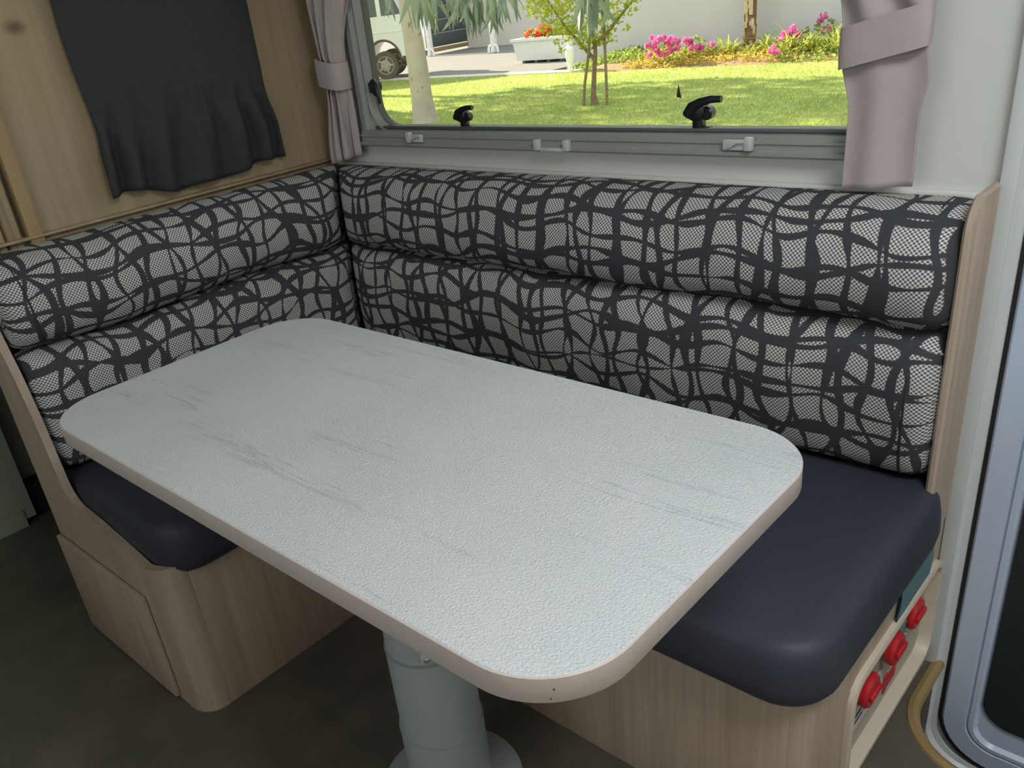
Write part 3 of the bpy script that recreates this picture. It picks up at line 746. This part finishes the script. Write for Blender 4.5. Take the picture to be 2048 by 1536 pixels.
def ground():
    st = 'structure'
    m = MB(); m.quad_grid(lambda i, j: (-40+i*3.0, 0.4+j*0.83, GZ-0.02), 25, 20); build('lawn', m, 'lawn', kind=st)
    m = MB(); m.prism([(-60, 16.25), (-12.6, 16.25), (-12.6, 40), (-60, 40)], GZ-0.1, GZ-0.008); build('driveway', m, 'drive', kind=st)
    m = MB(); m.prism([(-60, 16.05), (-11.5, 16.05), (-11.5, 16.5), (-60, 16.5)], GZ-0.1, GZ+0.006); build('kerb_strip', m, 'kerb', kind=st)
    rr = random.Random(3); V = []; F = []
    def inview(x, y): return -1.22*y+1.5 < x < -0.34*y+1.5
    n = 0
    while n < 110000:
        y = 6.0+(16.05-6.0)*rr.random()**1.1; d_ = y+1.385; x = rr.uniform(1.767-1.25*d_, 1.767+0.12*d_)
        h = rr.uniform(0.018, 0.050); w = rr.uniform(0.004, 0.009); a = rr.uniform(0, PI); lx, ly = rr.gauss(0, 0.018), rr.gauss(0, 0.018)
        c, s_ = math.cos(a)*w, math.sin(a)*w; o = len(V)
        V += [(x-c, y-s_, GZ-0.022), (x+c, y+s_, GZ-0.022), (x+lx, y+ly, GZ-0.02+h)]; F.append((o, o+1, o+2)); n += 1
    me = bpy.data.meshes.new('grass'); me.from_pydata(V, [], F); me.materials.append(M['blade'])
    o = bpy.data.objects.new('grass', me); COL.objects.link(o)
    tag(o, 'short yellow green grass of the lawn outside the window', 'grass', kind='stuff')
ground()

def leaves(m, rr, c, rad, n, size, aspect=0.5, droop=0.0):
    """scatter small two-triangle leaves in an ellipsoid"""
    for _ in range(n):
        while True:
            p = Vector((rr.uniform(-1, 1), rr.uniform(-1, 1), rr.uniform(-1, 1)))
            if p.length < 1: break
        p = Vector((c[0]+p.x*rad[0], c[1]+p.y*rad[1], c[2]+p.z*rad[2]))
        d = Vector((rr.gauss(0, 1), rr.gauss(0, 1), rr.gauss(0, 0.7)-droop)).normalized(); q = d.orthogonal().normalized()
        q.rotate(Matrix.Rotation(rr.uniform(0, 6.28), 3, d))
        s_ = size*rr.uniform(0.6, 1.3); o = len(m.v)
        m.v += [tuple(p-d*s_/2), tuple(p+q*s_*aspect/2), tuple(p+d*s_/2), tuple(p-q*s_*aspect/2)]; m.f.append((o, o+1, o+2, o+3))

def house():
    st = 'structure'
    bx('house_wall', 'house', (-13.0, 12.0, 18.1, 18.4, GZ-0.3, 2.6), kind=st)
    bx('house_wall_rear', 'house2', (-24.85, -12.6, 26.6, 26.9, GZ-0.3, 2.4), kind=st)
    T = thing('garage_gate', (-24.7, 25.3, GZ), 'dark grey garage gate with tan bottom beam', 'gate')
    a, b = Vector((-24.55, 23.95, 0)), Vector((-24.85, 26.6, 0)); d = (b-a).normalized(); L = (b-a).length
    ax = Matrix((( d.x, -d.y, 0), (d.y, d.x, 0), (0, 0, 1))); c = (a+b)/2
    for k in range(6):
        z = GZ+0.26+k*0.48; build('gate_panel', MB().obox(Vector((c.x, c.y, z+0.23)), ax, (L, 0.05, 0.475), 0.008), 'gate', T)
    build('bottom_beam', MB().obox(Vector((c.x-0.0, c.y, GZ+0.15)), ax, (L+0.1, 0.14, 0.15), 0.01), 'beam', T)
    for x, y, lab in ((-20.32, 23.2, 'white post with forked feet standing left of the planter'), (-23.95, 23.55, 'white post behind the pale gum trunk beside the dark gate')):
        T = thing('carport_post', (x, y, GZ), lab, 'post')
        bx('shaft', 'whitep', (x-0.09, x+0.09, y-0.09, y+0.09, GZ+0.12, GZ+3.2), 0.02, T)
        for s_ in (-1, 1):
            m = MB(); m.tube([(x+s_*0.06, y-0.06, GZ+0.24), (x+s_*0.17, y-0.06, GZ+0.23), (x+s_*0.22, y-0.06, GZ+0.14), (x+s_*0.22, y-0.06, GZ)], 0.04, 8); build('foot', m, 'whitep', T)
        bx('centre_foot', 'whitep', (x-0.07, x+0.07, y-0.12, y+0.12, GZ, GZ+0.13), 0.01, T)
house()

def planter():
    T = thing('planter_box', (-14.6, 18.7, GZ), 'long white planter box with red flowers on the driveway', 'planter')
    x0, x1, y, h = -15.6, -13.65, 18.7, 0.64
    def lp(i, z): return [(x0+i, y+i*0.7, z), (x1-i, y+i*0.7, z), (x1-i, y+0.9-i*0.7, z), (x0+i, y+0.9-i*0.7, z)]
    m = MB(); m.layers([lp(0.10, GZ+0.06), lp(0.02, GZ+h-0.08)]); build('body', m, 'whitep', T, smooth=False)
    m = MB(); m.layers([lp(-0.02, GZ+h-0.08), lp(-0.04, GZ+h-0.06), lp(-0.04, GZ+h), lp(0.08, GZ+h), lp(0.08, GZ+h-0.06)], cap=False); build('rim', m, 'whitep', T, smooth=False)
    for k in range(4):
        xx = x0+0.3+k*0.45; bx('foot', 'drive', (xx-0.05, xx+0.05, y+0.12, y+0.8, GZ, GZ+0.06), parent=T)
    m = MB(); m.layers([lp(0.06, GZ+h-0.1), lp(0.06, GZ+h-0.03)]); build('soil', m, 'mulch', T, smooth=False)
    P = thing('flowering_plant', (-14.8, 19.1, GZ+h-0.03), 'orange red flowering plant in the white planter box', 'plant')
    rr = random.Random(8); m = MB()
    for k in range(7): leaves(m, rr, (-15.2+k*0.22, 19.1, GZ+h+0.10), (0.2, 0.25, 0.13), 60, 0.09, 0.7)
    build('foliage', m, 'shrub', P, smooth=False, kind='stuff')
    m = MB()
    for k in range(16): leaves(m, rr, (-15.15+rr.uniform(0, 0.85), 19.0+rr.uniform(-0.2, 0.1), GZ+h+rr.uniform(0.05, 0.27)), (0.09, 0.09, 0.08), 40, 0.07, 0.9)
    build('blooms', m, 'redf', P, smooth=False, kind='stuff')
    # white garden statue at the end of the planter
    x, y = -11.6, 16.15
    prof = [(0.07, 0), (0.08, 0.03), (0.055, 0.08), (0.075, 0.2), (0.105, 0.32), (0.10, 0.42), (0.115, 0.48), (0.09, 0.54), (0.045, 0.57), (0.05, 0.62), (0.062, 0.67), (0.05, 0.72), (0.02, 0.75)]
    tag(build('garden_statue', MB().lathe((x, y, GZ), prof, 20), 'whitep'), 'small white garden statue glowing in the sun beside the planter', 'statue')
planter()

def vehicle():
    T = thing('car', (-18.3, 16.2, GZ), 'white four wheel drive parked beyond the pale gum trunk', 'car')
    y0, y1 = 16.2, 17.9; xr_ = -17.4; xl = -22.0; wc = -18.3; z = lambda h: GZ+h
    # body side with a wheel-arch cut, extruded across the car
    out = [(xl, z(0.55)), (wc-0.50, z(0.50))]
    for k in range(11):
        a = PI-k/10*PI; out.append((wc+0.47*math.cos(a), z(0.50)+0.52*math.sin(a)))
    out += [(wc+0.50, z(0.50)), (xr_-0.05, z(0.58)), (xr_, z(0.75)), (xr_-0.02, z(1.25)), (xr_-0.10, z(1.62)), (xr_-0.16, z(1.66)), (xl, z(1.66))]
    n = len(out); m = MB(); m.v = [(x, y0, zz) for x, zz in out]+[(x, y1, zz) for x, zz in out]
    m.f = [tuple(range(n)), tuple(reversed(range(n, 2*n)))]+[(i, (i+1) % n, n+(i+1) % n, n+i) for i in range(n)]
    B = build('body', m, 'carpaint', T, ang=0.5)
    bx('crease', 'carpaint', (xl, xr_-0.06, y0-0.012, y0+0.01, z(1.22), z(1.26)), 0.005, B)
    m = MB(); m.tube([(wc+0.49*math.cos(PI-k/12*PI), y0+0.01, z(0.50)+0.54*math.sin(PI-k/12*PI)) for k in range(13)], 0.035, 8); build('arch_flare', m, 'tyre', B)
    bx('bumper', 'tyre', (wc+0.52, xr_+0.12, y0-0.02, y1+0.02, z(0.42), z(0.58)), 0.03, T); bx('tow_bar', 'gate', (wc+0.45, xr_+0.18, y0+0.1, y0+0.2, z(0.30), z(0.36)), 0.01, T)
    # cabin
    m = MB(); a = [(xl, z(1.66)), (xr_-0.25, z(1.66)), (xr_-0.50, z(2.25)), (xl, z(2.28))]
    m.v = [(x, y0+0.08, zz) for x, zz in a]+[(x, y1-0.08, zz) for x, zz in a]; m.f = [(0, 1, 2, 3), (7, 6, 5, 4), (0, 4, 5, 1), (1, 5, 6, 2), (2, 6, 7, 3), (3, 7, 4, 0)]
    build('cabin_glass', m, 'carglass', T, smooth=False)
    bx('roof', 'carpaint', (xl, xr_-0.45, y0+0.06, y1-0.06, z(2.25), z(2.33)), 0.03, T)
    for x in (xr_-0.95, xr_-2.1): bx('pillar', 'carpaint', (x, x+0.12, y0+0.06, y1-0.06, z(1.64), z(2.28)), 0.01, T)
    for x in (wc, wc-2.75):
        for yy in (y0+0.02, y1-0.26):
            W = build('wheel', MB().lathe((x, yy, z(0.375)), [(0.24, 0), (0.36, 0.0), (0.375, 0.03), (0.375, 0.20), (0.36, 0.23), (0.2, 0.24)], 32, 'Y'), 'tyre', T)
            build('hub', MB().lathe((x, yy-0.02, z(0.375)), [(0.07, 0), (0.10, 0.01), (0.20, 0.03), (0.245, 0.012), (0.25, 0.05)], 24, 'Y'), 'hub', W)
            for k in range(5):
                q = k*2*PI/5; m = MB(); m.tube([(x+0.08*math.cos(q), yy-0.015, z(0.375)+0.08*math.sin(q)), (x+0.22*math.cos(q), yy-0.005, z(0.375)+0.22*math.sin(q))], [0.035, 0.025], 8)
                build('spoke', m, 'hub', W)
vehicle()
for o in [q for q in COL.objects if q.name == 'car']:      # turn the finished car about its near wheel
    o.rotation_euler = (0, 0, math.radians(38))

def gum_tree():
    x, y = -9.72, 9.4
    T = thing('gum_tree', (x, y, GZ), 'pale smooth gum tree trunk with drooping grey green leaves', 'tree')
    pts = [(x+0.02, y, GZ-0.05), (x+0.01, y, GZ+0.06), (x, y, GZ+0.4), (x+0.0, y, GZ+0.9), (x-0.02, y, GZ+1.4), (x-0.05, y, GZ+2.0), (x-0.06, y, GZ+3.0), (x, y, GZ+4.2), (x+0.1, y, GZ+6.0)]
    tr = build('trunk', MB().tube(pts, [0.26, 0.22, 0.185, 0.175, 0.165, 0.15, 0.14, 0.12, 0.07], 20), 'bark', T)
    rr = random.Random(5); m = MB()
    for k in range(9):
        a = rr.uniform(-PI, 0.2); zz = GZ+rr.uniform(0.3, 2.0); r = 0.176-0.012*zz
        p = Vector((x+math.cos(a)*r, y+math.sin(a)*r, zz)); ax = Euler((0, 0, a)).to_matrix()
        m.obox(p, ax, (0.012, rr.uniform(0.015, 0.035), rr.uniform(0.03, 0.07)), 0.0055)
    build('bark_scars', m, 'bark_scar', tr, kind='stuff')
    # limbs and high crown (above the picture) that shade the lawn
    C = [(-7.7, 8.2, 4.6, 1.5), (-10.5, 10.6, 5.4, 1.7), (-8.4, 11.2, 5.8, 1.6), (-10.7, 8.2, 5.0, 1.4), (-9.2, 9.4, 6.6, 1.6)]
    m = MB()
    for cx, cy, cz, r in C:
        build('limb', MB().tube([(x, y, GZ+3.2), ((x+cx)/2, (y+cy)/2, (GZ+3.2+cz)/2+0.2), (cx, cy, cz)], [0.09, 0.06, 0.02], 8), 'bark', T)
        leaves(m, rr, (cx, cy, cz), (r, r, r*0.7), 420, 0.24, 0.22, 0.8)
    build('crown', m, 'gumleaf', T, smooth=False, kind='stuff')
    # low limb reaching to the van, its leaves hang into the window view
    P0 = [(x, y, GZ+3.0), (-7.6, 7.4, 2.9), (-5.6, 5.6, 2.6), (-4.0, 4.5, 1.95), (-2.9, 3.9, 1.75), (-1.7, 3.7, 1.72)]
    build('limb', MB().tube(P0, [0.07, 0.05, 0.035, 0.018, 0.010, 0.005], 8), 'bark', T)
    # one leaf mesh: a slim sickle, bent
    def leafmesh(nm, bend):
        m = MB(); n = 9
        for i in range(n):
            t = i/(n-1); w = 0.018*math.sin(PI*min(1, t*0.94+0.04))**0.8*(1-0.45*t)
            cxx = bend*t*t; zz = -t*0.175
            m.v += [(cxx-w, 0.004*math.sin(t*3), zz), (cxx, 0.006*math.sin(t*3)+0.003, zz), (cxx+w, 0.004*math.sin(t*3), zz)]
        for i in range(n-1):
            for j in range(2): m.f.append((i*3+j, (i+1)*3+j, (i+1)*3+j+1, i*3+j+1))
        me = bpy.data.meshes.new(nm); me.from_pydata(m.v, [], m.f); me.materials.append(M['gumleaf'])
        for p in me.polygons: p.use_smooth = True
        return me
    ms = [leafmesh('leaf', 0.03), leafmesh('leaf', -0.04), leafmesh('leaf', 0.0)]
    # hanging sprays: (x/y direction from the camera, distance, tip depth)
    def spray(dxdy, Y, ztip, n, sp):
        X = 1.767+dxdy*(Y+1.385)
        for _ in range(n):
            l = rr.uniform(0.8, 1.35)*1.25; 
            o = bpy.data.objects.new('leaf', rr.choice(ms)); COL.objects.link(o); o.parent = T
            loc = Vector((X+rr.gauss(0, sp), Y+rr.gauss(0, sp*1.5), ztip-0.10+0.175*l+abs(rr.gauss(0, 0.09))))
            o.matrix_parent_inverse = Matrix.Translation(-Vector(T.location))
            o.location = loc; o.rotation_euler = (rr.gauss(0, 0.16), rr.gauss(0, 0.2), rr.uniform(-0.6, 2.2)); o.scale = (l, l, l)
    for d, Yy, zt, n, sp in ((-1.045, 3.6, 1.10, 10, 0.05), (-1.01, 3.4, 1.12, 14, 0.06), (-0.975, 3.7, 1.07, 16, 0.06), (-0.93, 3.5, 1.04, 18, 0.055), (-0.895, 3.6, 1.02, 18, 0.05),
                            (-0.865, 3.5, 1.07, 12, 0.045), (-0.72, 3.2, 0.98, 20, 0.04), (-0.735, 3.3, 1.10, 6, 0.04), (-1.12, 4.2, 1.17, 6, 0.05)):
        spray(d, Yy, zt, n, sp)
gum_tree()

def shade_trees():
    rr = random.Random(77)
    for x, y, zc, rad, n, lab in ((-17.4, 10.75, 3.0, (1.8, 0.9, 2.3), 1500, 'leafy tree left of the gum trunk, beyond the window frame'),
                                  (-20.0, 13.7, 6.4, (3.0, 2.5, 2.8), 2800, 'tall leafy tree beside the parked car, beyond the window frame')):
        T = thing('shade_tree', (x, y, GZ), lab, 'tree')
        build('trunk', MB().tube([(x, y, GZ-0.05), (x+0.1, y, (GZ+zc)/2), (x, y, zc+0.5)], [0.2, 0.15, 0.07], 10), 'bark2', T)
        m = MB(); leaves(m, rr, (x, y, zc), rad, n, 0.36, 0.5); build('crown', m, 'shrub', T, smooth=False, kind='stuff')
shade_trees()

def small_tree():
    x, y = -7.3, 11.1
    T = thing('young_tree', (x, y, GZ), 'young yellow green leafy tree with twin stems on the lawn', 'tree')
    z = lambda h: GZ+h
    build('trunk', MB().tube([(x+0.02, y, z(-0.03)), (x, y, z(0.15)), (x+0.03, y, z(0.45)), (x+0.08, y, z(0.8)), (x+0.06, y, z(1.15)), (x+0.1, y, z(1.7)), (x+0.05, y, z(2.4))], [0.075, 0.046, 0.038, 0.034, 0.030, 0.022, 0.012], 10), 'bark2', T)
    for p, r in (([(x+0.05, y, z(0.70)), (x-0.22, y+0.05, z(0.92)), (x-0.5, y, z(1.22)), (x-0.85, y, z(1.65))], [0.035, 0.028, 0.02, 0.01]),
                 ([(x+0.07, y, z(0.90)), (x+0.28, y-0.05, z(1.02)), (x+0.60, y, z(1.32)), (x+0.95, y, z(1.62)), (x+1.4, y, z(1.85))], [0.035, 0.028, 0.022, 0.016, 0.008]),
                 ([(x+0.1, y, z(1.4)), (x-0.2, y+0.2, z(1.8)), (x-0.4, y+0.2, z(2.3))], [0.028, 0.02, 0.01]),
                 ([(x+0.1, y, z(1.5)), (x+0.4, y+0.2, z(1.95)), (x+0.6, y+0.2, z(2.4))], [0.026, 0.018, 0.01])):
        build('branch', MB().tube(p, r, 8), 'bark2', T)
    rr = random.Random(21); m = MB()
    for cx, cz, r, n in ((0.05, 0.98, 0.20, 80), (-0.34, 1.08, 0.24, 110), (0.26, 1.04, 0.22, 80), (-0.62, 1.30, 0.28, 130), (-0.15, 1.32, 0.34, 180), (0.32, 1.30, 0.28, 110), (-1.12, 1.56, 0.30, 130), (-0.75, 1.62, 0.36, 180), (-0.2, 1.66, 0.36, 150), (0.3, 1.70, 0.36, 130), (0.62, 1.40, 0.20, 50), (0.84, 1.56, 0.24, 60), (1.08, 1.72, 0.26, 60), (1.35, 1.80, 0.22, 40), (0.4, 2.1, 0.5, 220), (-0.6, 2.2, 0.6, 320), (-0.72, 1.00, 0.10, 14), (-0.52, 0.90, 0.08, 10), (0.72, 1.14, 0.09, 10)):
        leaves(m, rr, (x+cx, y+rr.uniform(-0.15, 0.15), z(cz)), (r*1.1, r, r*0.72), n, 0.088, 0.55)
    build('foliage', m, 'treeleaf', T, smooth=False, kind='stuff')
    for pts, lab in (([(x-0.19, y-0.05, z(-0.05)), (x-0.14, y-0.05, z(0.3)), (x-0.03, y-0.02, z(0.85)), (x+0.0, y, z(1.3))], 'slanting thin stake left of the young tree trunk'),
                     ([(x+0.27, y, z(-0.05)), (x+0.275, y, z(0.6)), (x+0.27, y, z(1.75))], 'upright thin stake right of the young tree trunk')):
        m = MB(); m.tube(pts, 0.024, 8); tag(build('tree_stake', m, 'stake'), lab, 'stake', 'stakes beside the young tree')
small_tree()

def garden_bed():
    st = 'structure'
    def h(x, y): return GZ+0.20*sstep(15.9, 17.9, y)+0.03*math.sin(x*1.9)*math.sin(y*3)
    m = MB()
    def P(i, j):
        x = -12.6+i*0.22; y = 15.9+j*0.185+0.12*math.sin(i*0.4)*(1 if j == 0 else 0)
        zz = h(x, y) if j else GZ-0.05
        zz -= 0.3*sstep(-10.9, -12.2, x)
        return (x, y, zz)
    m.quad_grid(P, 96, 13); build('garden_bed', m, 'mulch', kind=st)
    rr = random.Random(31)
    # palm-like trunk with peeling bark plates
    x, y = -7.75, 17.6; zb = h(x, y)
    T = thing('palm_trunk', (x, y, zb), 'slim trunk with peeling brown bark in the garden bed', 'tree')
    build('trunk', MB().tube([(x, y, zb-0.1), (x+0.01, y, zb+0.5), (x-0.02, y, zb+1.3), (x, y, zb+2.4), (x, y, zb+4)], [0.135, 0.125, 0.13, 0.13, 0.12], 14), 'chipbark', T)
    m = MB()
    for k in range(70):
        a = rr.uniform(-PI, PI); zz = zb+rr.uniform(0.05, 2.2); p = Vector((x+0.135*math.cos(a), y+0.135*math.sin(a), zz))
        m.obox(p, (Euler((0, 0, a)).to_matrix() @ Euler((0, rr.uniform(-0.12, 0.12), 0)).to_matrix()), (0.02, rr.uniform(0.05, 0.10), rr.uniform(0.1, 0.26)), 0.006, 1)
    build('bark_plates', m, 'plate', T, kind='stuff')
    m = MB(); leaves(m, rr, (x, y, zb+4.2), (1.1, 1.1, 0.6), 220, 0.7, 0.1, 0.5); build('fronds', m, 'shrub', T, smooth=False, kind='stuff')
    # flowering bushes
    def bush(dx, Y, zc, w, hh, nl, nb, lab, bloom='pink'):
        Y -= 1.1; X = 1.767+dx*(Y+1.385); g = h(X, Y)
        T = thing('flower_bush', (X, Y, g), lab, 'bush', 'pink flowering bushes in the bed')
        m = MB(); leaves(m, rr, (X, Y+0.1, g+hh*0.4), (w, 0.25, hh*0.5), nl, 0.09, 0.6); build('foliage', m, 'shrub', T, smooth=False, kind='stuff')
        for _ in range(nb):
            c = (X+rr.uniform(-w, w)*0.8, Y-0.15+rr.uniform(-0.1, 0.1), g+hh*rr.uniform(0.35, 1.0))
            m = MB(); leaves(m, rr, c, (0.075, 0.06, 0.065), 36, 0.065, 0.9); build('bloom', m, bloom, T, smooth=False)
    bush(-0.612, 17.6, 0, 0.48, 0.56, 170, 24, 'largest pink flowering bush at the left end of the bed')
    bush(-0.575, 17.9, 0, 0.26, 0.50, 150, 6, 'green bush topped with pink blooms, right beside the largest pink bush')
    bush(-0.553, 18.0, 0, 0.22, 0.36, 60, 3, 'small bush with three pale pink blooms left of the peeling trunk')
    bush(-0.468, 17.5, 0, 0.22, 0.34, 60, 3, 'low bush with mauve pink blooms right of the peeling trunk')
    bush(-0.445, 18.4, 0, 0.34, 0.42, 120, 8, 'pink flowering bush among strappy leaves near the curtain')
    bush(-0.415, 18.6, 0, 0.25, 0.55, 120, 4, 'pale pink bush nearest the right curtain')
    # strappy plants
    def strap(dx, Y, n, L, lab):
        Y -= 1.35; X = 1.767+dx*(Y+1.385); g = h(X, Y); m = MB()
        for _ in range(int(n*1.6)):
            a = rr.uniform(0, 2*PI); el = rr.uniform(0.5, 1.35); l = 1.3*L*rr.uniform(0.6, 1.15); p = [Vector((X+rr.gauss(0, 0.08), Y+rr.gauss(0, 0.06), g-0.02))]
            d = Vector((math.cos(a)*math.cos(el), math.sin(a)*math.cos(el), math.sin(el)))
            for k in range(4): p.append(p[-1]+d*l/4); d = (d+Vector((math.cos(a)*0.16, math.sin(a)*0.16, -0.34))).normalized()
            sd = Vector((-math.sin(a), math.cos(a), 0)); o = len(m.v)
            for k, q in enumerate(p):
                w_ = 0.024*(1-k/4.3); m.v += [tuple(q-sd*w_), tuple(q+sd*w_)]
            for k in range(4): m.f.append((o+2*k, o+2*k+1, o+2*k+3, o+2*k+2))
        tag(build('strappy_plant', m, 'strap', smooth=False), lab, 'plant', 'strappy leaved plants in the bed')
    for dx, Y, n, L, lab in ((-0.527, 18.5, 34, 0.5, 'strappy pale green plant just left of the peeling trunk'), (-0.500, 18.3, 26, 0.34, 'low strappy plant at the foot of the peeling trunk'),
                             (-0.478, 18.6, 34, 0.6, 'tall strappy plant just right of the peeling trunk'), (-0.455, 18.4, 40, 0.6, 'strappy plant behind the mauve blooms'),
                             (-0.428, 18.3, 40, 0.55, 'strappy plant between the two right hand pink bushes'), (-0.400, 18.2, 44, 0.6, 'strappy plant at the right end by the curtain edge'),
                             (-0.385, 18.7, 40, 0.7, 'strappy plant half hidden by the right curtain')):
        strap(dx, Y, n, L, lab)
    # low cover
    def cover(name, mat, x0, x1, y0, y1, n, size, hh, lab):
        m = MB()
        for _ in range(n):
            X = rr.uniform(x0, x1); Y = rr.uniform(y0, y1); leaves(m, rr, (X, Y, h(X, Y)-0.25*sstep(-10.9, -12.2, X)+0.05), (0.08, 0.08, hh), 3, size, 0.5)
        tag(build(name, m, mat, smooth=False), lab, 'ground cover', kind='stuff')
    cover('ground_cover', 'cover', -10.2, -6.0, 16.1, 17.4, 1100, 0.075, 0.08, 'golden ground cover along the front of the garden bed')
    cover('ground_cover', 'shrub', -12.3, -9.9, 16.7, 17.9, 500, 0.10, 0.12, 'dark green ground cover behind the young tree by the house wall')
    cover('ground_cover', 'shrub', -6.6, 6.0, 16.0, 17.4, 1700, 0.09, 0.10, 'green ground cover at the right end of the garden bed')
garden_bed()
